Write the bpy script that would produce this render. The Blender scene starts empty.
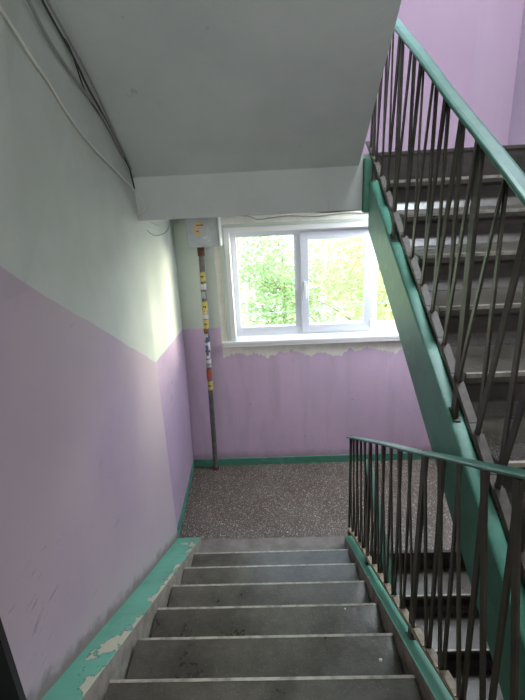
import bpy, bmesh, math, random
from mathutils import Vector, Matrix
random.seed(7)
C = bpy.context.scene
COL = C.collection

# ------------------------------------------------------------------ camera
def make_camera():
    yaw, pitch, roll, f = -.0355, -.3371, -.0519, 459.7867
    cy, sy, cp, sp, cr, sr = math.cos(yaw), math.sin(yaw), math.cos(pitch), math.sin(pitch), math.cos(roll), math.sin(roll)
    fw = Vector((sy*cp, cy*cp, sp)); rt = Vector((cy, -sy, 0)); up = rt.cross(fw)
    r2 = rt*cr + up*sr; u2 = -rt*sr + up*cr
    cd = bpy.data.cameras.new('camera'); co = bpy.data.objects.new('camera', cd); COL.objects.link(co)
    M = Matrix((r2, u2, -fw)).transposed().to_4x4(); M.translation = Vector((.731, -2.7145, 2.6921))
    co.matrix_world = M
    cd.sensor_fit = 'VERTICAL'; cd.sensor_height = 24; cd.lens = f/700*24; cd.clip_start = .05; cd.clip_end = 300
    C.camera = co
make_camera()

# ------------------------------------------------------------------ light
W = bpy.data.worlds.new('world'); C.world = W; W.use_nodes = True
wn = W.node_tree; bgn = wn.nodes['Background']
tc = wn.nodes.new('ShaderNodeTexCoord'); sx = wn.nodes.new('ShaderNodeSeparateXYZ'); rmp = wn.nodes.new('ShaderNodeValToRGB')
wn.links.new(tc.outputs['Generated'], sx.inputs[0]); wn.links.new(sx.outputs['Z'], rmp.inputs[0]); wn.links.new(rmp.outputs[0], bgn.inputs[0])
rmp.color_ramp.elements[0].color = (.78, .9, 1, 1); rmp.color_ramp.elements[1].color = (.55, .76, 1, 1)
bgn.inputs[1].default_value = 3.4
sd = bpy.data.lights.new('sun', 'SUN'); sd.energy = 7.0; sd.angle = math.radians(25); sd.color = (1, .93, .72)
so = bpy.data.objects.new('sun', sd); COL.objects.link(so)
so.rotation_euler = Vector((1.0, .55, .08)).to_track_quat('Z', 'Y').to_euler()
def fill_light(loc, power, col, size):
    ld = bpy.data.lights.new('fill_light', 'AREA'); ld.energy = power; ld.color = col; ld.shape = 'DISK'; ld.size = size
    lo = bpy.data.objects.new('fill_light', ld); COL.objects.link(lo); lo.location = loc
    return lo
for wz in (1.85, 4.71):      # daylight portals in the two window openings (they guide sampling of the sky, emit nothing)
    pd = bpy.data.lights.new('window_portal', 'AREA'); pd.shape = 'RECTANGLE'; pd.size = 2.0; pd.size_y = 1.1
    pd.cycles.is_portal = True
    po = bpy.data.objects.new('window_portal', pd); COL.objects.link(po)
    po.location = (1.3, 1.62, wz); po.rotation_euler = (math.radians(-90), 0, 0)
C.view_settings.view_transform = 'Standard'; C.view_settings.look = 'None'
C.view_settings.exposure = 0.6; C.view_settings.gamma = 1; C.view_settings.use_curve_mapping = False

# ------------------------------------------------------------------ helpers
class NT:
    def __init__(s, name):
        s.m = bpy.data.materials.new(name); s.m.use_nodes = True; s.t = s.m.node_tree; s.t.nodes.clear()
        s.out = s.n('ShaderNodeOutputMaterial'); s.b = s.n('ShaderNodeBsdfPrincipled'); s.l(s.b.outputs[0], s.out.inputs[0])
        s.co = s.n('ShaderNodeTexCoord').outputs['Object']
        x = s.n('ShaderNodeSeparateXYZ'); s.l(s.co, x.inputs[0]); s.X, s.Y, s.Z = x.outputs
    def n(s, k): return s.t.nodes.new(k)
    def l(s, a, b): s.t.links.new(a, b)
    def put(s, v, i):
        if isinstance(v, bpy.types.NodeSocket): s.l(v, i)
        elif isinstance(v, (int, float)): i.default_value = v
        else: i.default_value = tuple(v) + ((1,) if len(v) == 3 and len(i.default_value) == 4 else ())
    def M(s, op, a, b=0, clamp=False):
        q = s.n('ShaderNodeMath'); q.operation = op; q.use_clamp = clamp; s.put(a, q.inputs[0]); s.put(b, q.inputs[1]); return q.outputs[0]
    def ramp(s, v, a, b):           # smooth step from a to b
        q = s.n('ShaderNodeMapRange'); q.interpolation_type = 'SMOOTHSTEP'; s.put(v, q.inputs[0]); q.inputs[1].default_value = a; q.inputs[2].default_value = b
        return q.outputs[0]
    def noise(s, sc, det=4, rough=.6, stretch=None, off=0):
        q = s.n('ShaderNodeTexNoise'); q.inputs['Scale'].default_value = sc; q.inputs['Detail'].default_value = det; q.inputs['Roughness'].default_value = rough
        mp = s.n('ShaderNodeMapping'); s.l(s.co, mp.inputs[0]); mp.inputs['Scale'].default_value = stretch or (1, 1, 1); mp.inputs['Location'].default_value = (off, off, off)
        s.l(mp.outputs[0], q.inputs['Vector']); return q.outputs['Fac']
    def voro(s, sc, feat='F1', out='Distance'):
        q = s.n('ShaderNodeTexVoronoi'); q.feature = feat; q.inputs['Scale'].default_value = sc; s.l(s.co, q.inputs['Vector']); return q.outputs[out]
    def mix(s, f, a, b, mode='MIX'):
        q = s.n('ShaderNodeMix'); q.data_type = 'RGBA'; q.blend_type = mode; s.put(f, q.inputs[0]); s.put(a, q.inputs[6]); s.put(b, q.inputs[7]); return q.outputs[2]
    def bump(s, h, st=.3, d=.01):
        q = s.n('ShaderNodeBump'); q.inputs['Strength'].default_value = st; q.inputs['Distance'].default_value = d; s.l(h, q.inputs['Height']); s.l(q.outputs[0], s.b.inputs['Normal'])
    def fin(s, col, rough=.6, metal=0, spec=.5):
        s.put(col, s.b.inputs['Base Color']); s.put(rough, s.b.inputs['Roughness']); s.put(metal, s.b.inputs['Metallic']); s.b.inputs['Specular IOR Level'].default_value = spec
        return s.m

PURPLE = (.47, .36, .48); WHITE = (.61, .66, .575); GREEN = (.13, .43, .30)
def plain(name, col, rough=.5, metal=0, nz=0, sc=20):
    t = NT(name); c = col
    if nz: c = t.mix(t.M('MULTIPLY', t.ramp(t.noise(sc), .35, .7), nz), col, tuple(x*.35 for x in col))
    return t.fin(c, rough, metal)

def mat_wall(kind):
    t = NT('paint_' + kind)
    n1 = t.noise(1.6, 5); n2 = t.noise(9, 6, .7); n3 = t.noise(60, 3); wob = t.M('MULTIPLY', t.M('SUBTRACT', t.noise(5, 3), .5), .02)
    white = t.mix(t.ramp(n1, .3, .75), WHITE, (.52, .57, .49)); pur = t.mix(t.ramp(n1, .3, .75), PURPLE, (.42, .33, .43))
    dirty = t.mix(t.M('MULTIPLY', t.ramp(n2, .55, .8), .45), pur, (.30, .25, .30))
    zz = t.M('ADD', t.Z, wob)
    if kind == 'far': dirty = t.mix(t.M('MULTIPLY', t.ramp(n2, .55, .8), .35), t.mix(t.ramp(n1, .3, .75), (.66, .49, .63), (.60, .45, .58)), (.46, .35, .44))
    if kind == 'left':
        line = t.M('MAXIMUM', t.M('SUBTRACT', 1.742, t.M('MULTIPLY', t.Y, .579)), 0)
        land = t.M('SUBTRACT', 1.56, t.M('MULTIPLY', t.Y, .05)); isl = t.ramp(t.Y, .295, .2985)
        lim = t.M('ADD', t.M('MULTIPLY', line, t.M('SUBTRACT', 1, isl)), t.M('MULTIPLY', land, isl))
        f = t.M('SUBTRACT', 1, t.ramp(t.M('SUBTRACT', zz, lim), -.004, .004))
        # grime: bare greyish worn paint low on the stair side
        col = t.mix(f, white, dirty)
        worn = t.M('MULTIPLY', t.M('MULTIPLY', t.ramp(t.noise(1.1, 4, off=3), .05, .62), t.M('SUBTRACT', 1, isl)), f)
        col = t.mix(t.M('MULTIPLY', worn, .75), col, (.56, .475, .475))
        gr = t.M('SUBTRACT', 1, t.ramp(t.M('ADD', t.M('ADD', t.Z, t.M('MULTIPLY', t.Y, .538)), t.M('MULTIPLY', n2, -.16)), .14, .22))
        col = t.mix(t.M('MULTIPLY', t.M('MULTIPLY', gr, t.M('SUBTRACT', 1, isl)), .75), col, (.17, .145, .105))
        sc = t.noise(16, 4, .6, (1, .5, 2.2), 9)      # thin scuff streaks
        col = t.mix(t.M('MULTIPLY', t.M('MULTIPLY', t.M('MULTIPLY', t.ramp(sc, .58, .68), t.ramp(t.noise(1.7, 2, .5, None, 21), .5, .66)), .5), f), col, (.18, .15, .17))
    elif kind == 'far':
        up = t.ramp(t.Z, 2.80, 2.81)
        low = t.M('SUBTRACT', 1, t.ramp(zz, 1.486, 1.494))
        edge = t.M('ADD', 1.205, t.M('MULTIPLY', t.M('SUBTRACT', t.noise(5.5, 5, .62, (1, 1, .4), 4), .5), .34))
        plx = t.M('MULTIPLY', t.ramp(t.M('ADD', t.X, t.M('MULTIPLY', wob, 2)), .20, .21), t.M('SUBTRACT', 1, up))
        pl = t.M('MULTIPLY', plx, t.ramp(t.M('SUBTRACT', t.Z, edge), -.004, .004))
        f = t.M('MAXIMUM', low, up)
        dirty = t.mix(t.M('MULTIPLY', t.M('MULTIPLY', t.ramp(t.noise(3.5, 5, .7, (1.6, 1, .22), 2), .42, .68), .55), low), dirty, (.47, .38, .45))
        foot = t.M('MULTIPLY', t.M('SUBTRACT', 1, t.ramp(t.M('ADD', t.Z, t.M('MULTIPLY', n2, -.12)), .03, .12)), .5)
        dirty = t.mix(foot, dirty, (.25, .19, .2))
        spots = t.M('MULTIPLY', t.M('SUBTRACT', 1, t.ramp(t.voro(7), .03, .07)), t.ramp(t.noise(3, 2, .5, None, 7), .52, .56))
        dirty = t.mix(t.M('MULTIPLY', spots, .6), dirty, (.22, .17, .26))
        col = t.mix(f, white, dirty)
        col = t.mix(pl, col, t.mix(t.ramp(n2, .3, .7), (.84, .83, .73), (.72, .70, .62)))
        col = t.mix(up, col, t.mix(.72, col, (.30, .20, .27)))
        st = t.M('MULTIPLY', t.M('MULTIPLY', t.ramp(t.noise(2, 4, .6, (2.2, 1, .2), 5), .45, .7), up), .35)
        col = t.mix(st, col, (.44, .34, .42))
    elif kind == 'purple':
        col = dirty
    else:
        col = white
    t.bump(t.M('ADD', t.M('MULTIPLY', n2, .6), t.M('MULTIPLY', n3, .2)), .25, .012)
    return t.fin(col, .62, 0, .3)

def mat_green(dark=False, chips=.64, edge=False):
    G2 = (GREEN if chips < .7 else (.075, .27, .185)); t = NT('green_paint_worn'); n = t.noise(14, 6, .65); b = t.noise(3.2, 4)
    g = t.mix(t.ramp(b, .35, .7), G2, tuple(c*.8 for c in G2))
    ch = t.ramp(t.noise(11, 5, .62, (1, .55, .55), 2), chips, chips+.012)
    nz = t.noise(11, 5, .62, (1, .55, .55), 2)
    if edge:
        nz = t.M('ADD', nz, t.M('MULTIPLY', t.M('MULTIPLY', t.ramp(t.X, -.09, .03), t.M('SUBTRACT', 1, t.ramp(t.X, .6, .7))), .165)); ch = t.ramp(nz, chips, chips+.012)
    rim = t.M('SUBTRACT', t.ramp(nz, chips-.02, chips-.008), ch)
    g = t.mix(t.M('MULTIPLY', t.ramp(n, .5, .72), .45), g, (.20, .40, .31))
    g = t.mix(ch, g, (.50, .49, .36)); g = t.mix(t.M('MULTIPLY', rim, .7, True), g, (.03, .07, .05))
    t.bump(t.M('SUBTRACT', t.M('MULTIPLY', n, .5), ch), .5, .006)
    return t.fin(g, .38, 0, .5)

def mat_side(a=(.15, .125, .10), b=(.27, .25, .205)):                     # worn bare inner sides of the stringers
    t = NT('bare_stringer_side'); n = t.noise(12, 6, .7)
    col = t.mix(t.ramp(n, .35, .65), a, b); t.bump(n, .4, .01)
    return t.fin(col, .65)

def mat_step():
    t = NT('worn_concrete_step'); n = t.noise(4, 6, .7); n2 = t.noise(30, 5, .7); n3 = t.noise(160, 2)
    col = t.mix(t.ramp(n, .3, .72), (.036, .031, .021), (.096, .087, .063))
    col = t.mix(t.M('MULTIPLY', t.ramp(n2, .55, .75), .4), col, (.06, .052, .045))
    col = t.mix(t.M('MULTIPLY', t.ramp(n3, .62, .72), .35), col, (.42, .41, .37))
    dots = t.M('SUBTRACT', 1, t.ramp(t.voro(4.2), .028, .04)); col = t.mix(t.M('MULTIPLY', dots, .8), col, (.03, .025, .02))
    t.bump(t.M('ADD', n2, t.M('MULTIPLY', n3, .4)), .22, .006)
    return t.fin(col, t.M('ADD', .20, t.M('MULTIPLY', n, .2)), 0, .7)

def mat_nose():
    t = NT('polished_nosing'); n = t.noise(25, 4)
    return t.fin(t.mix(t.ramp(n, .35, .7), (.40, .385, .31), (.22, .205, .165)), .3, 0, .6)

def mat_riser():
    t = NT('shaded_grimy_riser'); n = t.noise(6, 6, .7, (1, 1, 3)); n2 = t.noise(40, 4)  # grime, darkened further to carry the backlit shade on the risers
    col = t.mix(t.ramp(n, .3, .7), (.032, .028, .024), (.062, .053, .044)); t.bump(n2, .2, .006)
    return t.fin(col, .5, 0, .4)

def mat_terrazzo():
    t = NT('speckled_terrazzo'); n = t.noise(2.4, 5)
    base = t.mix(t.ramp(n, .3, .7), (.090, .070, .054), (.130, .108, .088))
    v = t.voro(135); vc = t.voro(135, out='Color'); sep = t.n('ShaderNodeSeparateColor'); t.l(vc, sep.inputs[0])
    size = t.M('ADD', .14, t.M('MULTIPLY', sep.outputs[0], .40))
    chip = t.M('SUBTRACT', 1, t.ramp(t.M('SUBTRACT', v, size), -.04, .03))
    tone = t.ramp(sep.outputs[1], .25, .9)
    col = t.mix(t.M('MULTIPLY', chip, tone), base, (.62, .58, .53))
    dk = t.M('MULTIPLY', chip, t.M('SUBTRACT', 1, t.ramp(sep.outputs[2], .10, .14))); col = t.mix(dk, col, (.05, .035, .03))
    # flat cement border of the landing, next to the flight
    fl = t.M('SUBTRACT', 1, t.ramp(t.M('ADD', t.Y, t.M('MULTIPLY', t.noise(5, 2), .03)), .325, .34))
    fl = t.M('MULTIPLY', fl, t.M('SUBTRACT', 1, t.ramp(t.X, 1.24, 1.25)))
    col = t.mix(fl, col, t.mix(t.ramp(t.noise(6, 6, .7), .3, .7), (.15, .135, .115), (.24, .225, .20)))
    t.bump(t.noise(50, 4), .12, .004)
    return t.fin(col, t.M('ADD', .36, t.M('MULTIPLY', n, .2)), 0, .45)

def mat_steel():
    t = NT('dark_painted_steel'); n = t.noise(35, 5, .7); n2 = t.noise(8, 4)
    col = t.mix(t.ramp(n2, .35, .7), (.040, .036, .024), (.070, .064, .044)); col = t.mix(t.M('MULTIPLY', t.ramp(n, .6, .75), .6), col, (.16, .12, .08))
    t.bump(n, .3, .003)
    return t.fin(col, .42, .25)

def mat_ceiling():
    t = NT('grey_whitewash'); n = t.noise(2.2, 5); n2 = t.noise(22, 6, .7)
    col = t.mix(t.ramp(n, .3, .75), (.62, .65, .61), (.54, .57, .54)); t.bump(n2, .25, .01)
    cr = t.M('MULTIPLY', t.ramp(t.noise(7, 5, .7, (1, 1, .35), 8), .66, .72), .35); col = t.mix(cr, col, (.25, .25, .23))
    return t.fin(col, .75, 0, .2)

MAT = dict(left=mat_wall('left'), far=mat_wall('far'), purple=mat_wall('purple'), white=mat_wall('white'), ceil=mat_ceiling(), green=mat_green(chips=.66, edge=True), green2=mat_green(chips=.74),
    side=mat_side(), side2=mat_side((.24, .225, .18), (.36, .34, .28)), step=mat_step(), nose=mat_nose(), riser=mat_riser(), terr=mat_terrazzo(), steel=mat_steel(),
    rail=plain('green_handrail_plastic', (.05, .165, .118), .42, 0, .35, 18), pvc=plain('white_pvc', (.72, .74, .80), .3),
    sill=plain('white_sill', (.80, .80, .78), .35), rub=plain('grey_gasket', (.1, .1, .1), .6), box=plain('grey_box_enamel', (.50, .53, .54), .42, 0, .3, 9),
    pipe=plain('dark_pipe_paint', (.16, .15, .14), .45, .3, .6, 30), rust=plain('rusty_metal', (.12, .055, .03), .7, .2, .5, 40),
    tan=plain('dusty_steel', (.36, .30, .20), .6, 0, .6, 40), brown=plain('dusty_brown_steel', (.085, .067, .050), .55, 0, .6, 40),
    wire=plain('black_cable', (.035, .035, .035), .5), wire2=plain('grey_cable', (.30, .30, .27), .5), wire3=plain('white_cable', (.70, .69, .60), .5),
    bark=plain('bark', (.30, .24, .17), .9, 0, .7, 12), crumb=plain('plaster_crumb', (.8, .79, .72), .8), dirt=plain('dark_litter', (.05, .035, .025), .8),
    door=plain('brown_door', (.10, .05, .035), .45, 0, .4, 6))
YEL = plain('yellow_paper', (.62, .50, .14), .7, 0, .35, 60); WHT = plain('white_paper', (.68, .68, .66), .7, 0, .5, 60); RED = plain('red_paper', (.42, .10, .05), .7, 0, .5, 60)
ORA = plain('orange_paper', (.72, .50, .28), .7, 0, .3, 60); BLU = plain('blue_ink_paper', (.13, .13, .24), .7, 0, .5, 60); GRY = plain('grey_glue', (.42, .42, .40), .7, 0, .4, 60)

def link(name, bm, mat, parent=None, bevel=0, smooth=False):
    me = bpy.data.meshes.new(name); bmesh.ops.recalc_face_normals(bm, faces=bm.faces[:]); bm.to_mesh(me); bm.free()
    for m in (mat if isinstance(mat, (list, tuple)) else [mat]): me.materials.append(m)
    if smooth:
        for p in me.polygons: p.use_smooth = True
    o = bpy.data.objects.new(name, me); COL.objects.link(o)
    if parent: o.parent = parent; o.matrix_parent_inverse = Matrix.Translation(-parent.location) if parent.location.length else Matrix()
    if bevel:
        b = o.modifiers.new('bevel', 'BEVEL'); b.width = bevel; b.segments = 2; b.limit_method = 'ANGLE'; b.harden_normals = False
    return o
def tag(o, label=None, cat=None, group=None, kind=None):
    for k, v in (('label', label), ('category', cat), ('group', group), ('kind', kind)):
        if v: o[k] = v
    return o
def struct(o, label=None, cat=None): return tag(o, label, cat, None, 'structure')
def empty(name, loc=(0, 0, 0)):
    o = bpy.data.objects.new(name, None); COL.objects.link(o); o.location = loc; o.empty_display_size = .1; return o
def bx(bm, x0, x1, y0, y1, z0, z1, mi=0):
    v = [bm.verts.new((x, y, z)) for x in (x0, x1) for y in (y0, y1) for z in (z0, z1)]
    for q in ((0, 1, 3, 2), (4, 6, 7, 5), (0, 4, 5, 1), (2, 3, 7, 6), (0, 2, 6, 4), (1, 5, 7, 3)):
        bm.faces.new([v[i] for i in q]).material_index = mi
    return v
def prism(bm, pts, x0, x1, mi=None):      # polygon in yz, swept along x; mi(i) = material of side face i
    a = [bm.verts.new((x0, y, z)) for y, z in pts]; b = [bm.verts.new((x1, y, z)) for y, z in pts]; n = len(pts)
    bm.faces.new(a); bm.faces.new(b[::-1])
    for i in range(n):
        fc = bm.faces.new((a[i], a[(i+1) % n], b[(i+1) % n], b[i]))
        if mi: fc.material_index = mi(i)
    return a, b
def bar(bm, p, q, wx, wy, tw=0):           # rectangular bar between two points, section wx (across, x) by wy
    p, q = Vector(p), Vector(q); d = (q-p).normalized(); ex = Vector((1, 0, 0)); ey = d.cross(ex).normalized(); ex = ey.cross(d).normalized()
    N = 10 if tw else 1; rings = []
    for i in range(N+1):
        a = tw*i/N; u = ex*math.cos(a)+ey*math.sin(a); v = ey*math.cos(a)-ex*math.sin(a); c = p.lerp(q, i/N)
        rings.append([bm.verts.new(c+u*sx_*wx/2+v*sy_*wy/2) for sx_, sy_ in ((-1, -1), (1, -1), (1, 1), (-1, 1))])
    for r0, r1 in zip(rings, rings[1:]):
        for k in range(4): bm.faces.new((r0[k], r0[(k+1) % 4], r1[(k+1) % 4], r1[k]))
    bm.faces.new(rings[0][::-1]); bm.faces.new(rings[-1])
def tube(bm, pts, r, seg=8, smooth=6):
    P = [Vector(p) for p in pts]
    if smooth > 1 and len(P) > 2:          # Catmull-Rom
        Q = []
        for i in range(len(P)-1):
            p0, p1, p2, p3 = P[max(i-1, 0)], P[i], P[i+1], P[min(i+2, len(P)-1)]
            for k in range(smooth):
                t = k/smooth; Q.append(.5*((2*p1)+(-p0+p2)*t+(2*p0-5*p1+4*p2-p3)*t*t+(-p0+3*p1-3*p2+p3)*t**3))
        P = Q+[P[-1]]
    rings = []; up = Vector((.1, .2, 1)).normalized()
    for i, c in enumerate(P):
        d = (P[min(i+1, len(P)-1)]-P[max(i-1, 0)]).normalized(); u = d.cross(up)
        if u.length < .05: u = d.cross(Vector((1, 0, 0)))
        u.normalize(); v = d.cross(u)
        rr = r(i/(len(P)-1)) if callable(r) else r
        rings.append([bm.verts.new(c+rr*(u*math.cos(2*math.pi*k/seg)+v*math.sin(2*math.pi*k/seg))) for k in range(seg)])
    for a, b in zip(rings, rings[1:]):
        for k in range(seg): bm.faces.new((a[k], a[(k+1) % seg], b[(k+1) % seg], b[k]))
    bm.faces.new(rings[0][::-1]); bm.faces.new(rings[-1])
def B(): return bmesh.new()

R, S, SL = .1614, .3, .538
XL, XR, XWL, XC = .0425, 1.1934, -.118, 1.2509       # inner faces / outer faces of the descending flight
YE, ZE = -.0336, 2.70                                  # first nosing below the upper landing
Z1 = 2.861                                             # upper landing level
XU0, XU1, XRW = 1.3229, 1.375, 2.66                    # ascending flight stringer, right wall
F0 = 9*R
WY = 1.395

# ------------------------------------------------------------------ walls
def sheet(name, pts, thick, mat, axis=0, sign=-1):       # thick slab behind a quad
    bm = B(); a = [bm.verts.new(p) for p in pts]; off = Vector([0, 0, 0]); off[axis] = sign*thick
    b = [bm.verts.new(Vector(p)+off) for p in pts]; n = len(pts); bm.faces.new(a); bm.faces.new(b[::-1])
    for i in range(n): bm.faces.new((a[i], a[(i+1) % n], b[(i+1) % n], b[i]))
    return bm
def wx(z): return -.146+.0095*min(max(z, 0), 2.6)
bm = B()
# wall beside the flight (stands a little proud of the landing wall)
zs = [-1.7, 0, 1.3, 2.4, 3.0, 3.9, 5.7]; ys = [-1.71, -1.2, -.7, -.2, .3]
def lean(y, z): return .2*max(0, min(z, 3.9)-2.4)*(.3-y)/2.01          # the plaster bellies inwards high up
fr = {}
for ya in ys:
    for z in zs:
        fr[ya, z, 0] = bm.verts.new((XWL+(wx(z)+.003-XWL)*max(0, (ya+.7))+lean(ya, z), ya, z)); fr[ya, z, 1] = bm.verts.new((-.45, ya, z))
for z0, z1 in zip(zs, zs[1:]):
    for s_ in (0, 1):
        for a, b in zip(ys, ys[1:]): bm.faces.new([fr[a, z0, s_], fr[b, z0, s_], fr[b, z1, s_], fr[a, z1, s_]])
    for ya in (-1.71, .3): bm.faces.new([fr[ya, z0, 0], fr[ya, z1, 0], fr[ya, z1, 1], fr[ya, z0, 1]])
for z in (zs[0], zs[-1]):
    for a, b in zip(ys, ys[1:]): bm.faces.new([fr[a, z, 0], fr[b, z, 0], fr[b, z, 1], fr[a, z, 1]])
struct(link('wall_left', bm, MAT['left']))
# landing part of the same wall: leans and runs slightly outwards to the corner
bm = B(); g = {}
for z, xn, xf in ((-1.7, -.162, -.196), (0, -.162, -.196), (1.5, -.158, -.147), (2.432, -.148, -.131), (5.7, -.15, -.13)):
    g[z] = [bm.verts.new((xn, .3, z)), bm.verts.new((xf, 1.72, z)), bm.verts.new((-.45, 1.72, z)), bm.verts.new((-.45, .3, z))]
k = sorted(g)
for a, b in zip(k, k[1:]):
    for i in range(4): bm.faces.new((g[a][i], g[a][(i+1) % 4], g[b][(i+1) % 4], g[b][i]))
bm.faces.new(g[k[0]]); bm.faces.new(g[k[-1]][::-1])
struct(link('wall_left_landing', bm, MAT['left']))
# lobby behind the camera
bm = B(); bx(bm, -.60, -.45, -4.4, -1.71, -1.7, 5.7); struct(link('wall_left_lobby', bm, MAT['door']))
bm = B(); bx(bm, -.45, XRW, -4.4, -4.25, -1.7, 5.7); struct(link('wall_back', bm, MAT['white']))
bm = B(); bx(bm, XRW, XRW+.2, -4.4, 1.72, -1.7, 5.7); struct(link('wall_right', bm, MAT['purple']))
# far wall with two window openings
WX0, WX1, WZ0, WZ1 = .30, 2.31, 1.33, 2.385
bm = B(); y0, y1 = WY, 1.72
bx(bm, -.25, WX0, y0, y1, -1.7, 5.7); bx(bm, WX1, XRW, y0, y1, -1.7, 5.7)
bx(bm, WX0, WX1, y0, y1, -1.7, WZ0); bx(bm, WX0, WX1, y0, y1, WZ1, WZ0+Z1); bx(bm, WX0, WX1, y0, y1, WZ1+Z1, 5.7)
struct(link('wall_far', bm, MAT['far']))
bm = B(); bx(bm, -.60, XRW+.2, -4.4, 1.72, 5.7, 5.85); struct(link('ceiling', bm, MAT['ceil']))

bm = B(); bx(bm, -.449, -.119, -1.735, -1.7105, F0-.6, 5.69); struct(link('shade_board', bm, plain('painted_shade', (.018, .012, .013), .5)))  # near-black board added, its colour stands in for shade on the wall return
# ------------------------------------------------------------------ landings
bm = B(); bx(bm, -.19, XC, .012, WY, -.18, 0); bx(bm, XC, XRW, .147, WY, -.18, 0)
struct(link('floor', bm, MAT['terr']))
bm = B(); bx(bm, -.45, 1.37, -4.25, -8*S-.01, F0-.2, F0); bx(bm, 1.37, XRW, -4.25, -2.14, F0-.2, F0); struct(link('floor_lobby', bm, MAT['terr']))
bm = B(); bx(bm, -.45, XRW, -4.25, 1.395, -1.85, -1.62); struct(link('floor_lower', bm, MAT['terr']))
bm = B(); bx(bm, -.45, XRW, -4.25, -2.35, F0+2.64, F0+2.85); struct(link('ceiling_lobby', bm, MAT['ceil']))
# upper landing slab and its edge beam (beam only under the descending half)
bm = B(); bx(bm, -.14, XRW, .34, WY, 2.70, Z1-.001); bx(bm, 1.375, XRW, .275, .34, 2.60, Z1-.001); struct(link('ceiling_landing', bm, [MAT['ceil']]))
bm = B()
v = bx(bm, -.13, 1.293, .30, .46, 2.536, Z1)
struct(link('ceiling_beam', bm, MAT['ceil'], bevel=.006))

# baseboards
def strip(bm, pts, h0, h1, t, n):
    pass
bm = B(); bx(bm, -.19, XRW, WY-.012, WY+.01, 0, .078); struct(link('baseboard_far', bm, MAT['green2']))
bm = B(); q = [bm.verts.new(p) for p in ((-.149, .30, 0), (-.182, WY, 0), (-.179, WY, .08), (-.148, .30, .08), (-.2, .30, 0), (-.21, WY, 0), (-.21, WY, .08), (-.2, .30, .08))]
for f in ((0, 1, 2, 3), (4, 7, 6, 5), (0, 4, 5, 1), (3, 2, 6, 7), (0, 3, 7, 4), (1, 5, 6, 2)): bm.faces.new([q[i] for i in f])
struct(link('baseboard_left', bm, MAT['green2']))
bm = B(); bx(bm, XRW-.012, XRW+.01, .15, WY, 0, .078); bx(bm, -.46, -.44, -4.25, -1.72, F0, F0+.09); struct(link('baseboard_right', bm, MAT['green2']))
# baseboard on the return at the wall's near end
bm = B(); prism(bm, [(-1.715, F0-.35), (-2.42, F0-.0), (-2.42, F0+.1), (-1.715, F0-.25)], -.45, -.12); struct(link('baseboard_lobby', bm, MAT['green2']))

# ------------------------------------------------------------------ flights
def flight(n, y0, z0, x0, x1, dirn, parent, extra=0):
    """n steps; step k: nosing at (y0 - k*S, ...). dirn=-1: riser faces the window (descends away), +1: riser faces the camera"""
    for k in range(n):
        bm = B()
        if dirn < 0:
            yn, z = y0-k*S, z0+k*R                     # far edge, tread runs towards -y
            pts = [(yn, z), (yn, z-.035), (yn-.022, z-.045), (yn-.030, z-R-.001), (yn-S-.028, z-R-.001), (yn-S-.028, z)]
        else:
            yn, z = y0-k*S, z0-k*R                     # near edge, tread runs towards +y
            pts = [(yn, z), (yn, z-.038), (yn+.025, z-.05), (yn+.022, z-R+.042), (yn-.016, z-R-.001), (yn+S+.024, z-R-.001), (yn+S+.024, z)]
        d = -dirn
        m = len(pts)
        # a thin light worn lip along the edge
        lip = [(pts[0][0], z), (pts[0][0], z-.012), (pts[0][0]+dirn*.012, z)]
        a, b = prism(bm, pts, x0, x1, lambda i: 1 if (1 <= i < m-2 and not (dirn > 0 and i == 3)) else 0)
        o = link('step', bm, [MAT['step'], MAT['riser']], parent, bevel=.007)
        bm = B(); prism(bm, [(yn-dirn*.0015, z+.0012), (yn-dirn*.0015, z-.014), (yn+dirn*.011, z+.0012)], x0+.004, x1-.004)
        link('nosing', bm, MAT['nose'], o)
# descending flight we look down
fl = tag(empty('stair_flight', (.6, -1.2, 0)), 'grey concrete stair flight descending to the landing, green side edges', 'stairs')
flight(9, 0, R, XL+.002, XR-.002, -1, fl)
def stringer(name, x0, x1, za, ya, yb, h, mats, parent, topmat=True):
    # sloped curb: top line z = za - SL*y ; green on top, bare inner sides
    bm = B(); bl = .18
    pts = [(ya, za-SL*ya), (yb, za-SL*yb), (yb, za-SL*yb-h), (ya, max(za-SL*ya-h, -.18))]
    prism(bm, pts, x0, x1)
    bm.normal_update()
    for f in bm.faces:
        f.material_index = 0
    o = link(name, bm, mats, parent, bevel=.006)
    for p in o.data.polygons:
        nrm = p.normal
        p.material_index = 0 if (nrm.z > .5 or abs(nrm.y) > .9) else 1
    return o
# left curb with blunt end standing on the landing
def curb(x0, x1, za, yend, yb, h, parent, inner, greenlip=0):
    bm = B(); zt = za-SL*yend
    pts = [(yend, zt), (yb, za-SL*yb), (yb, za-SL*yb-h), (yend+.02, -.17), (yend, -.17)]
    a, b = prism(bm, pts, x0, x1)
    if greenlip:
        b[0].co.x += .006; b[1].co.x -= greenlip*1.5
        for v in b[2:]: v.co.x += .012
    o = link('stringer', bm, [MAT['green'], MAT['side'] if not greenlip else MAT['side2']], parent, bevel=.008)
    for p in o.data.polygons:
        c = p.normal
        side = abs(c.x) > .8
        p.material_index = 1 if (side or c.z < -.3) else 0
    return o
ZA = R+.048
curb(-.15, XL, ZA, .285, -2.42, .34, fl, 1, .022)
curb(XR, XC, ZA, .215, -2.42, .34, fl, 1)
# sloping slab under the steps
bm = B(); prism(bm, [(.0, -.02), (-2.4, -.02+2.4*SL), (-2.4, -.17+2.4*SL), (.0, -.17)], XL, XR); link('slab', bm, MAT['ceil'], fl)
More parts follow.
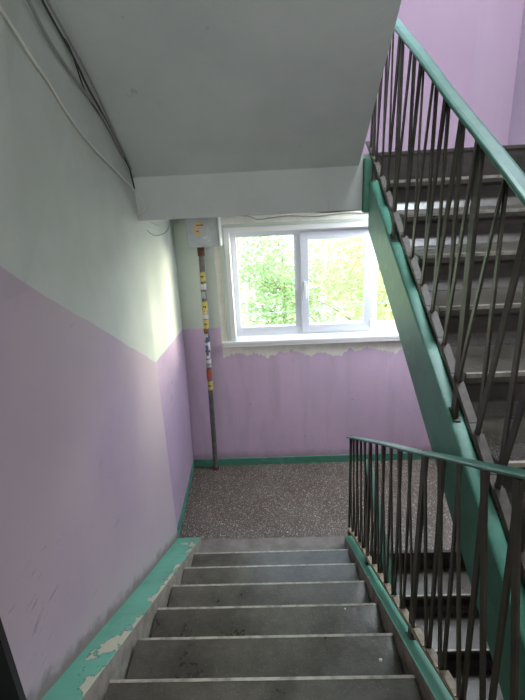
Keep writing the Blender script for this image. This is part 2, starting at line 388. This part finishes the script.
# ascending flight on the right
fr_ = tag(empty('stair_flight', (2.0, -1.0, F0)), 'dim brown stair flight rising to the upper landing, behind the long steel railing', 'stairs')
flight(8, YE, ZE, XU1, XRW-.002, 1, fr_)
ZU = ZE-SL*YE-.1486                                     # top line z = ZU + SL*y
bm = B(); ya, yb = .26, -2.15
prism(bm, [(ya, ZU+SL*ya), (yb, ZU+SL*yb), (yb, ZU+SL*yb-.2888), (ya, ZU+SL*ya-.2888)], XU0, XU1)
link('stringer', bm, MAT['green2'], fr_, bevel=.006)
bm = B(); prism(bm, [(ya+.005, 2.53), (ya+.005, 2.69), (yb, 1.395), (yb, 1.235)], XU1+.0, XRW-.002); link('slab', bm, MAT['ceil'], fr_)
bm = B(); bx(bm, XU0+.04, XRW-.002, .255, .274, Z1-R-.0, Z1-.003, 1); bx(bm, XU0+.04, XRW-.002, .250, .2745, Z1-.02, Z1+.001, 0); link('riser', bm, [MAT['step'], MAT['riser']], fr_, bevel=.003)
# the curb block joining the stringer to the landing edge
bm = B(); bx(bm, XU0-.028, XU1-.015, .262, .339, 2.52, 2.835); link('landing_kerb', bm, MAT['green2'], fr_, bevel=.006)
# lower flight going on down, right
fd = tag(empty('stair_flight', (2.0, -.5, -.6)), 'lowest stair flight seen through the lower railing, pale bluish treads', 'stairs')
flight(9, -.13, -R, XU1, XRW-.002, 1, fd)
bm = B(); prism(bm, [(.14, -.045), (-2.5, -.045-2.64*SL), (-2.5, -.3-2.64*SL), (.14, -.30)], XU0, XU1); link('stringer', bm, MAT['green2'], fd, bevel=.006)
# landing edge riser above its first tread
bm = B(); bx(bm, XU1, XRW-.002, .120, .1465, -R, -.002); link('riser', bm, MAT['riser'], fd)
# flight overhead: smooth underside
fo = tag(empty('stair_flight', (.5, -.8, 3.4)), 'smooth grey underside of the stair flight overhead, above the left wall', 'stairs')
bm = B(); zt = 2.792
pts = [(.305, zt), (.305, zt+.10), (-2.38, zt+.10+2.685*SL), (-2.38, zt+2.685*SL)]
va = [bm.verts.new((-.117 if y < 0 else -.135, y, z)) for y, z in pts]; vb = [bm.verts.new((x, y, z)) for (y, z), x in zip(pts, (1.268, 1.268, 1.19, 1.19))]
bm.faces.new(va); bm.faces.new(vb[::-1])
for i in range(4): bm.faces.new((va[i], va[(i+1) % 4], vb[(i+1) % 4], vb[i]))
link('slab', bm, MAT['ceil'], fo, bevel=.004)
for k in range(8):
    y = .29-k*S; bm = B(); zq = zt+.05+SL*.305; prism(bm, [(y, Z1+(k+1)*R), (y-S, Z1+(k+1)*R), (y-S, zq-SL*(y-S)), (y, zq-SL*y)], -.10, 1.185); link('step', bm, MAT['step'], fo)

# ------------------------------------------------------------------ railings
def railing(label, xc, zh, zb, zc, slope, tops, yposts, y_hi, y_lo, group, barmat, nb=1, fs=0, wig=.003, hw=1, hk=.55, teeth=1, rng=1):
    """handrail bottom z = zh+slope*y ; bottom bar z = zb+slope*y ; kerb top z = zc+slope*y"""
    rnd = random.Random(rng)
    t = tag(empty('stair_railing', (xc, (y_hi+y_lo)/2, zc+slope*(y_hi+y_lo)/2)), label, 'railing', None)
    # hand rail: rounded strip, slightly wavy
    bm = B(); N = 26; rings = []
    sec = [(-.026, .0), (-.029, .008), (-.026, .020), (-.014, .025), (.014, .025), (.026, .020), (.029, .008), (.026, 0), (.012, -.004), (-.012, -.004)]
    for i in range(N+1):
        y = y_lo+(y_hi-y_lo)*i/N; w = wig*.35*math.sin(i*.9)+wig*.5*math.sin(i*.37+1)
        rings.append([bm.verts.new((xc+a*hw+w*.5, y, zh+slope*y+b*hk+w)) for a, b in sec])
    n = len(sec)
    for a, b in zip(rings, rings[1:]):
        for k in range(n): bm.faces.new((a[k], a[(k+1) % n], b[(k+1) % n], b[k]))
    bm.faces.new(rings[0]); bm.faces.new(rings[-1][::-1])
    link('handrail', bm, MAT['rail'], t, smooth=False, bevel=.003)
    # bottom rail: flat bar with the raised lugs between the baluster feet
    feet = [y+fs for y in tops]
    bm = B(); bar(bm, (xc, y_lo, zb+slope*y_lo), (xc, y_hi, zb+slope*y_hi), .030, .010)
    for i, fy in enumerate(feet[:-1]):
        ny = feet[i+1]; a, b = (fy, ny) if fy > ny else (ny, fy)       # a = far, b = near
        if slope < 0: ps = [(a-.012, .004, 0), (a-.012, .022, 0), (b+.02, .010, 0), (b+.02, .004, 0)]
        else: ps = [(a-.010, .004, 0), (a-.016, .018, 0), (b+.03, .008, 0), (b+.03, .004, 0)]
        prism(bm, [(y, zb+slope*y+h) for y, h, _ in ps], xc-.014, xc+.014)
    link('bottom_rail', bm, MAT[barmat], t)
    for y in yposts:
        bm = B(); lean = rnd.uniform(-.006, .006)
        bar(bm, (xc, y, zc+slope*y-.02), (xc+lean, y+rnd.uniform(-.012, .012), zh+slope*y+.002), .014, .040)
        bm2 = B(); bar(bm2, (xc, y-.028, zc+slope*(y-.028)+.003), (xc, y+.028, zc+slope*(y+.028)+.003), .026, .006)
        o = link('post', bm, MAT['steel'], t, bevel=.002); link('foot_plate', bm2, MAT['steel'], o, bevel=.002)
    for i, fy in enumerate(feet):
        for j in (0, nb):
            if not 0 <= i+j < len(tops): continue
            ty = tops[i+j]; onpost = min(abs(tops[i]-p) for p in yposts) < .03
            if onpost and j == 0: continue
            bm = B(); off = (-.004 if j else .004); e = .01*nb if j else 0
            bar(bm, (xc+off, fy-e, zb+slope*fy+.004), (xc+off+rnd.uniform(-.003, .003), ty+(e if j else 0)+rnd.uniform(-.007, .007), zh+slope*ty), .007, .021, rnd.uniform(-.3, .3))
            link('baluster', bm, MAT['steel'], t)
    return t
lt = [.25, .134, .005, -.139, -.262, -.427, -.56, -.699, -.84, -.983, -1.123, -1.293, -1.439, -1.569, -1.715, -1.858, -2.0, -2.16, -2.30]
railing('lower steel railing beside the descending steps, dull green handrail ending in front of the landing', 1.235, 1.0835, .272, ZA, -SL, lt, [.25, -.427, -1.293, -2.12], .27, -2.35, 'stair railings', 'tan', nb=-1, fs=-.045, rng=2)
ut = [.36, .19, .04, -.108, -.281, -.475, -.62, -.786, -.932, -1.087, -1.241, -1.422, -1.58, -1.73, -1.88, -2.03, -2.18]
railing('upper steel railing with wide green handrail, climbing the right flight', 1.347, 3.468, 2.695, ZU, SL, ut, [.27, -.281, -1.241, -2.15], .45, -2.25, 'stair railings', 'brown', wig=.004, hw=.92, hk=.75, rng=5)
# railing of the flight further down
dt = [.13-.15*i for i in range(15)]
railing('lowest railing, its green handrail glimpsed between the bars of the lower railing', 1.345, .735, -.02, -.045-SL*.0, SL, dt, [.13, -.75, -1.6], .15, -2.2, 'stair railings', 'brown', nb=1, rng=8)

# ------------------------------------------------------------------ windows
def window(idx, dz):
    w = empty('window_%d' % idx, (1.3, 1.5, dz+1.36)); struct(w)
    def L(n, bm, m, par=None, bevel=.003): return link(n, bm, m, par or w, bevel)
    def frame(bm, x0, x1, z0, z1, t, ya, yb, tb=None):
        tb = tb or t
        bx(bm, x0, x0+t, ya, yb, z0, z1); bx(bm, x1-t, x1, ya, yb, z0, z1); bx(bm, x0+t, x1-t, ya, yb, z0, z0+tb); bx(bm, x0+t, x1-t, ya, yb, z1-t, z1)
    fy0, fy1 = 1.50, 1.56
    a, b, c, d = .342, .972, 1.612, 2.262
    z0, z1 = dz+1.357, dz+2.342
    bm = B(); frame(bm, a, d, z0, z1, .052, fy0, fy1, .09); bx(bm, .912, .975, fy0, fy1, z0+.09, z1-.052); bx(bm, 1.615, 1.672, fy0, fy1, z0+.09, z1-.052)
    L('window_frame', bm, MAT['pvc'])
    bm = B(); frame(bm, .968, 1.622, z0+.028, z1-.03, .070, 1.478, 1.555); s = L('sash', bm, MAT['pvc'])
    bm = B(); bx(bm, .992, 1.016, 1.462, 1.480, dz+1.80, dz+1.87); bx(bm, .996, 1.012, 1.444, 1.464, dz+1.715, dz+1.85)
    L('handle', bm, MAT['pvc'], s, .004)
    bm = B(); bx(bm, 1.600, 1.622, 1.468, 1.480, dz+1.42, dz+1.49); bx(bm, 1.600, 1.622, 1.468, 1.480, dz+2.2, dz+2.27); L('hinge', bm, MAT['pvc'], s)
    gl = NT('window_glass'); gl.t.nodes.remove(gl.b); tr = gl.n('ShaderNodeBsdfTransparent'); go = gl.n('ShaderNodeBsdfGlossy'); go.inputs['Roughness'].default_value = .02
    mx = gl.n('ShaderNodeMixShader'); mx.inputs[0].default_value = .05; gl.l(tr.outputs[0], mx.inputs[1]); gl.l(go.outputs[0], mx.inputs[2]); gl.l(mx.outputs[0], gl.out.inputs[0])
    for x0, x1, za, zb in ((.392, .914, z0+.088, z1-.050), (1.036, 1.554, z0+.096, z1-.098), (1.670, 2.212, z0+.088, z1-.050)):
        bm = B(); bx(bm, x0, x1, 1.532, 1.536, za, zb); L('pane', bm, gl.m, None, 0)
        bm = B(); frame(bm, x0-.001, x1+.001, za-.001, zb+.001, .004, 1.522, 1.531); L('gasket', bm, MAT['rub'], None, 0)
    # plastered side reveals and lining
    bm = B(); bx(bm, .300, .343, WY-.004, 1.60, dz+1.34, dz+2.386); bx(bm, 2.261, 2.311, WY-.004, 1.60, dz+1.34, dz+2.386); bx(bm, .343, 2.261, WY-.004, 1.60, dz+2.341, dz+2.386)
    L('reveal', bm, MAT['sill'])
    bm = B(); bx(bm, .288, 2.32, 1.39, 1.51, dz+1.318, dz+1.352); bx(bm, .214, 2.40, 1.362, 1.396, dz+1.318, dz+1.352); bx(bm, .214, 2.40, 1.362, 1.370, dz+1.300, dz+1.33)
    L('window_sill', bm, MAT['sill'], None, .005)
    return w
window(1, 0); window(2, Z1)
# wooden architrave strips around the opening
bm = B(); bx(bm, .262, .300, WY-.010, WY+.002, 1.355, 2.3855); bx(bm, .262, 2.35, WY-.010, WY+.002, 2.386, 2.415); bx(bm, 2.311, 2.35, WY-.010, WY+.002, 1.355, 2.386)
struct(link('trim_1', bm, MAT['white'], bevel=.002))

# ------------------------------------------------------------------ box and pipe in the corner
b = tag(empty('junction_box', (.14, 1.33, 2.25)), 'grey metal junction box with a torn orange notice, mounted in the corner above the pipe', 'box')
bm = B(); bx(bm, .002, .272, 1.262, WY, 2.245, 2.62); link('body', bm, MAT['box'], b, bevel=.006)
bm = B(); bx(bm, .012, .262, 1.255, 1.263, 2.258, 2.61); dr = link('door', bm, MAT['box'], b, bevel=.003)
bm = B(); bx(bm, .272, .284, 1.25, WY, 2.250, 2.62); link('side_flange', bm, MAT['sill'], b, bevel=.002)
def scrap(bm, cx, cz, w, h, y, seed):
    r = random.Random(seed); n = 14
    vs = []
    for i in range(n):
        a = 2*math.pi*i/n; ca, sa = math.cos(a), math.sin(a); m = max(abs(ca), abs(sa)); q = r.uniform(.82, 1.05)
        vs.append((cx+w/2*ca/m*q, cz+h/2*sa/m*q))
    A = [bm.verts.new((x, y, z)) for x, z in vs]; D = [bm.verts.new((x, y+.0012, z)) for x, z in vs]
    bm.faces.new(A); bm.faces.new(D[::-1])
    for i in range(n): bm.faces.new((A[i], A[(i+1) % n], D[(i+1) % n], D[i]))
bm = B(); scrap(bm, .115, 2.435, .095, .040, 1.2535, 1); scrap(bm, .082, 2.395, .045, .050, 1.2535, 2); scrap(bm, .10, 2.362, .07, .030, 1.2537, 6)
st = link('notice', bm, ORA, b); tag(st, 'torn orange paper notice')
bm = B(); scrap(bm, .118, 2.43, .070, .010, 1.2525, 3); scrap(bm, .095, 2.38, .030, .012, 1.2525, 4); link('print', bm, RED, st)
bm = B(); scrap(bm, .165, 2.325, .075, .022, 1.2537, 5); scrap(bm, .19, 2.30, .05, .016, 1.2537, 8); link('glue_mark', bm, WHT, b)
p = tag(empty('vertical_pipe', (.04, 1.33, 0)), 'dark grey vertical pipe covered in peeling yellow and white stickers', 'pipe')
P0, P1 = Vector((.045, 1.335, 0)), Vector((.098, 1.335, 2.25))
bm = B(); tube(bm, [P0, P1], .024, 20, 1); link('pipe', bm, MAT['pipe'], p, smooth=False)
bm = B(); tube(bm, [P0.lerp(P1, .962), P0.lerp(P1, 1.0)], .031, 20, 1); link('collar', bm, MAT['rust'], p); bm = B(); tube(bm, [P0, P0.lerp(P1, .012)], .034, 20, 1); link('collar', bm, MAT['rust'], p)
def wrap(za, zb, mat, a0, a1, seed, r0=.0246):
    r = random.Random(seed); bm = B(); N = 12; g = []
    for i in range(N+1):
        a = math.radians(a0+(a1-a0)*i/N); lo = za+r.uniform(-.006, .006); hi = zb+r.uniform(-.006, .006); row = []
        for z in (lo, hi):
            c = P0.lerp(P1, z/2.25)
            for rr in (r0, r0+.0012): row.append(bm.verts.new((c.x+rr*math.sin(a), c.y-rr*math.cos(a), z)))
        g.append(row)
    for s, t in zip(g, g[1:]):
        for q in ((1, 3), (3, 2), (2, 0), (0, 1)): bm.faces.new((s[q[0]], s[q[1]], t[q[1]], t[q[0]]))
    bm.faces.new([g[0][i] for i in (0, 1, 3, 2)]); bm.faces.new([g[-1][i] for i in (0, 1, 3, 2)])
    link('sticker', bm, mat, p)
# (top px, bottom px in the photo turned into heights)
def hz(v): return 2.225-(v-249)/(466-249)*2.19
specs = [(269, 277, YEL, -70, 70), (279, 284, WHT, -60, 80), (286, 292, GRY, -80, 40), (295, 304, YEL, -80, 80), (304, 307, ORA, -70, 60), (307, 311, WHT, -60, 80), (312, 320, YEL, -60, 85),
         (320, 323, RED, -80, 20), (325, 331, WHT, -85, 30), (328, 333, BLU, -20, 80), (333, 341, WHT, -80, 80), (336, 346, BLU, -30, 25), (343, 349, WHT, -80, 60), (350, 354, WHT, -60, 80),
         (355, 358, GRY, -80, 80), (360, 370, RED, -80, 70), (362, 367, ORA, -30, 55), (372, 381, YEL, -50, 85)]
for i, (va_, vb_, m, a0, a1) in enumerate(specs): wrap(hz(vb_), hz(va_), m, a0, a1, i, 0.0246+.0013*(i % 2))
# darker marks printed on the yellow stickers
for i, v_ in enumerate((272, 299, 315, 376)): wrap(hz(v_+1.2), hz(v_), MAT['dirt'], -30, 35, 40+i, .0274)

# ------------------------------------------------------------------ cables
def cable(pts, r, m, label, cat='cable', group=None, name='cable'):
    bm = B(); tube(bm, pts, r, 7, 7); return tag(link(name, bm, m, smooth=True), label, cat, group)
cable([(.021, -1.33, 3.225), (.009, -1.23, 3.193), (-.003, -1.137, 3.163), (-.018, -1.018, 3.117), (-.03, -.909, 3.081), (-.047, -.76, 3.013), (-.067, -.545, 2.937), (-.084, -.302, 2.871), (-.105, .191, 2.74), (-.081, .26, 2.68), (-.058, .275, 2.626), (-.073, .28, 2.596), (-.118, .285, 2.58)], .0055, MAT['wire3'],
      'pale cable sagging alone across the upper left wall, looping at the beam')
cable([(.024, -1.16, 3.33), (.006, -1.031, 3.276), (-.008, -.933, 3.233), (-.023, -.805, 3.19), (-.050, -.534, 3.129), (-.067, -.326, 3.080), (-.083, -.113, 3.0), (-.098, .08, 2.90)], .0062, MAT['wire2'],
      'thick grey cable running along the left wall just under the overhead flight')
cable([(.018, -1.05, 3.36), (.003, -.92, 3.312), (-.01, -.818, 3.281), (-.026, -.68, 3.24), (-.039, -.57, 3.202), (-.052, -.452, 3.144), (-.068, -.284, 3.085), (-.083, -.084, 2.99), (-.096, .09, 2.897), (-.102, .184, 2.845), (-.105, .227, 2.785), (-.110, .27, 2.72)], .0045, MAT['wire'],
      'black cable in the ceiling corner, running down beside the beam')
cable([(.030, -1.04, 3.365), (.014, -.907, 3.316), (0, -.791, 3.282), (-.019, -.623, 3.234), (-.038, -.452, 3.174), (-.051, -.311, 3.112), (-.068, -.124, 3.012), (-.084, .081, 2.902), (-.095, .2, 2.835)], .0048, MAT['wire2'],
      'thin grey cable closest to the slab in the ceiling corner bundle')
cable([(-.026, -.70, 3.262), (-.033, -.643, 3.246), (-.043, -.573, 3.194), (-.052, -.51, 3.141), (-.064, -.397, 3.095), (-.079, -.177, 3.03), (-.095, .033, 2.93)], .0032, MAT['wire'],
      'thin black cable sagging below the corner bundle on the upper left wall')
yf = WY-.014
cable([(-.14, .55, 2.46), (-.11, .60, 2.42), (-.06, .65, 2.42), (-.02, .66, 2.45), (.0, .64, 2.50), (.01, .60, 2.58)], .003, MAT['wire2'], 'grey wire drooping in a loop under the beam at the left corner')
cable([(-.12, .50, 2.54), (-.08, .53, 2.50), (-.03, .55, 2.495), (.0, .55, 2.53), (.01, .55, 2.56)], .0032, MAT['wire3'], 'short pale wire loop tucked just below the beam at the left corner')
cable([(.30, yf, 2.50), (.52, yf, 2.475), (.60, yf, 2.445), (.72, yf, 2.452), (.86, yf, 2.462), (1.0, yf, 2.452), (1.15, yf, 2.448), (1.35, yf, 2.460), (1.6, yf, 2.45)], .004, MAT['wire2'], 'grey cable running unevenly along the wall above the window')
cable([(.85, yf, 2.56), (1.02, yf, 2.498), (1.18, yf, 2.478), (1.35, yf, 2.48), (1.6, yf, 2.49), (1.9, yf, 2.48)], .005, MAT['wire'], 'dark cable above the window near the green stringer, dropping from the ceiling')

# ------------------------------------------------------------------ litter on the steps
def crumb(x, y, z, r, m, label, seed):
    rd = random.Random(seed); bm = B(); bmesh.ops.create_icosphere(bm, subdivisions=2, radius=r)
    for v in bm.verts: v.co *= rd.uniform(.75, 1.2); v.co.z = v.co.z*.55; v.co += Vector((x, y, z+r*.42))
    tag(link('crumb', bm, m), label, 'debris')
crumb(1.075, -1.44, 5*R+R, .007, MAT['crumb'], 'white plaster crumb near the right end of a lower front step', 1)
crumb(1.02, -.93, 4*R+R*0, .006, MAT['crumb'], 'white crumb near the edge of the middle step, toward the railing', 2)
crumb(.20, -1.05, 4*R, .006, MAT['dirt'], 'dark bit of dirt at the left of a middle step', 3)
crumb(.75, .38, 0, .006, MAT['crumb'], 'white chip on the landing beside the top of the steps', 4)

# ------------------------------------------------------------------ lobby behind the camera
def fill_lamp(x, y, z, label, power, size, col=(.93, .97, 1)):  # builds an added fill light with its housing
    t = tag(empty('ceiling_fill', (x, y, z)), label, 'fill_lamp')
    bm = B(); bmesh.ops.create_cone(bm, cap_ends=True, segments=32, radius1=size*.5, radius2=size*.56, depth=.035)
    for v in bm.verts: v.co += Vector((x, y, z-.018))
    link('fill_housing', bm, MAT['pvc'], t)
    fill_light((x, y, z-.040), power, col, size*.95)
fill_lamp(1.2, -3.3, F0+2.64, 'added unseen lamp over the lobby', 1.5, .3)  # added out of view to lift the near end of the stairwell
t = tag(empty('wall_fill', (.9, -4.25, 3.0)), 'added unseen lamp on the back wall of the lobby', 'fill_lamp')  # added behind the camera to light the sloping slab and beam
bm = B(); bx(bm, .35, 1.45, -4.25, -4.19, 2.75, 3.25); link('fill_housing', bm, MAT['pvc'], t, bevel=.02)
q = fill_light((.9, -4.18, 3.0), 22, (.95, .98, 1), .5); q.data.shape = 'RECTANGLE'; q.data.size = 1.05; q.data.size_y = .45; q.rotation_euler = (math.radians(90), 0, 0)
fill_lamp(2.15, .92, 2.70, 'added unseen lamp under the upper landing, behind the beam', 34, .75, (.86, .94, 1))  # added out of view to brighten the landing and far wall
fill_lamp(2.05, -.7, 5.70, 'added unseen lamp high over the upper landing', 85, 1.1, (.82, .92, 1))  # added out of view to brighten the right treads and upper wall
bm = B(); bx(bm, .3, 1.2, -4.25, -4.215, F0, F0+2.05); d = struct(link('door_1', bm, MAT['door'], bevel=.004))
bm = B(); tube(bm, [(1.10, -4.215, F0+1.0), (1.10, -4.17, F0+1.0), (1.0, -4.165, F0+1.0)], .009, 8, 3); link('door_handle', bm, MAT['steel'], d)

# ------------------------------------------------------------------ outside
def mat_leaf(name, a, b):
    t = NT(name); rnd = t.n('ShaderNodeNewGeometry'); 
    col = t.mix(rnd.outputs['Random Per Island'], a, b)
    t.fin(col, .5, 0, .3)
    tl = t.n('ShaderNodeBsdfTranslucent'); t.l(col, tl.inputs[0]); mx = t.n('ShaderNodeMixShader'); mx.inputs[0].default_value = .5
    t.l(t.b.outputs[0], mx.inputs[1]); t.l(tl.outputs[0], mx.inputs[2]); t.l(mx.outputs[0], t.out.inputs[0]); return t.m
LEAF = [mat_leaf('leaves_a', (.36, .46, .18), (.60, .68, .36)), mat_leaf('leaves_b', (.46, .50, .20), (.72, .72, .38)), mat_leaf('leaves_c', (.28, .40, .16), (.50, .60, .32))]
GZ = -7.5
gm = NT('pale_ground'); gm.fin(gm.mix(gm.ramp(gm.noise(.4, 5), .35, .65), (.62, .60, .52), (.35, .50, .18)), .9)
bm = B(); bx(bm, -60, 60, 1.9, 120, GZ-.2, GZ); struct(link('ground', bm, gm.m))
def tree(x, y, h, rad, seed, li, label, n=9000, ls=.072):
    r = random.Random(seed); t = tag(empty('tree', (x, y, GZ)), label, 'tree', 'trees outside the window')
    bm = B(); tube(bm, [(x, y, GZ), (x+r.uniform(-.2, .2), y, GZ+h*.35), (x+r.uniform(-.3, .3), y+.1, GZ+h*.7), (x, y, GZ+h*.95)], lambda u: .11*(1-u)+.02, 8, 4)
    tips = []
    for i in range(14):
        a = r.uniform(0, 6.28); z0 = GZ+h*r.uniform(.3, .85); L_ = rad*r.uniform(.5, .95); e = (x+L_*math.cos(a), y+L_*math.sin(a), z0+r.uniform(.3, 1.2)); tips.append(e)
        tube(bm, [(x, y, z0), ((x+e[0])/2, (y+e[1])/2, z0+.35), e], lambda u: .018*(1-u)+.006, 6, 4)
    link('trunk', bm, MAT['bark'], t, smooth=True)
    cl = [(x+rad*.75*math.cos(a)*q, y+rad*.75*math.sin(a)*q, GZ+h*zz, rad*r.uniform(.28, .5)) for a, q, zz in ((r.uniform(0, 6.28), r.uniform(.1, 1), r.uniform(.35, 1.0)) for _ in range(26))]
    verts, faces = [], []
    for i in range(n):
        c = cl[r.randrange(len(cl))]; d = Vector((r.gauss(0, 1), r.gauss(0, 1), r.gauss(0, 1))).normalized()*c[3]*r.uniform(.45, 1.08)
        pc = Vector(c[:3])+d; s = ls*r.uniform(.6, 1.3)
        u = Vector((r.gauss(0, 1), r.gauss(0, 1), r.gauss(0, .6))).normalized(); w = u.cross(Vector((r.gauss(0, 1), r.gauss(0, 1), r.gauss(0, 1)))).normalized()
        k0 = len(verts); mid = u.cross(w)*s*.12
        verts += [pc-u*s, pc-w*s*.45+mid, pc+u*s, pc+w*s*.45+mid]; faces += [(k0, k0+1, k0+2), (k0, k0+2, k0+3)]
    me = bpy.data.meshes.new('foliage'); me.from_pydata(verts, [], faces); me.materials.append(LEAF[li])
    o = bpy.data.objects.new('foliage', me); COL.objects.link(o); o.parent = t; o.matrix_parent_inverse = Matrix.Translation(-t.location)
tree(-1.4, 7.2, 9.0, 2.2, 1, 1, 'yellow-green tree filling the left pane of the window')
tree(2.6, 6.8, 8.6, 2.3, 2, 0, 'green tree behind the middle pane of the window')
tree(6.6, 9.0, 9.0, 2.5, 4, 1, 'light green tree behind the right pane, next to the stringer')
tree(1.0, 12.6, 8.6, 3.0, 3, 2, 'more distant tree seen between the two nearest crowns', 6000, .11)
tree(-5.5, 13, 9.6, 3.2, 5, 0, 'distant tree beyond the left edge of the window', 5000, .12)
tree(5.5, 17.5, 9.5, 3.4, 6, 1, 'farthest tree, showing pale between the middle crowns', 6000, .14)
bm = B(); tube(bm, [(-8, 4.6, .62), (-2, 4.5, .74), (1.2, 4.4, .84), (5, 4.3, 1.12), (9, 4.2, 1.5)], .012, 6, 6)
tag(link('overhead_wire', bm, MAT['wire2'], smooth=True), 'thin utility wire crossing outside in front of the trees', 'wire')
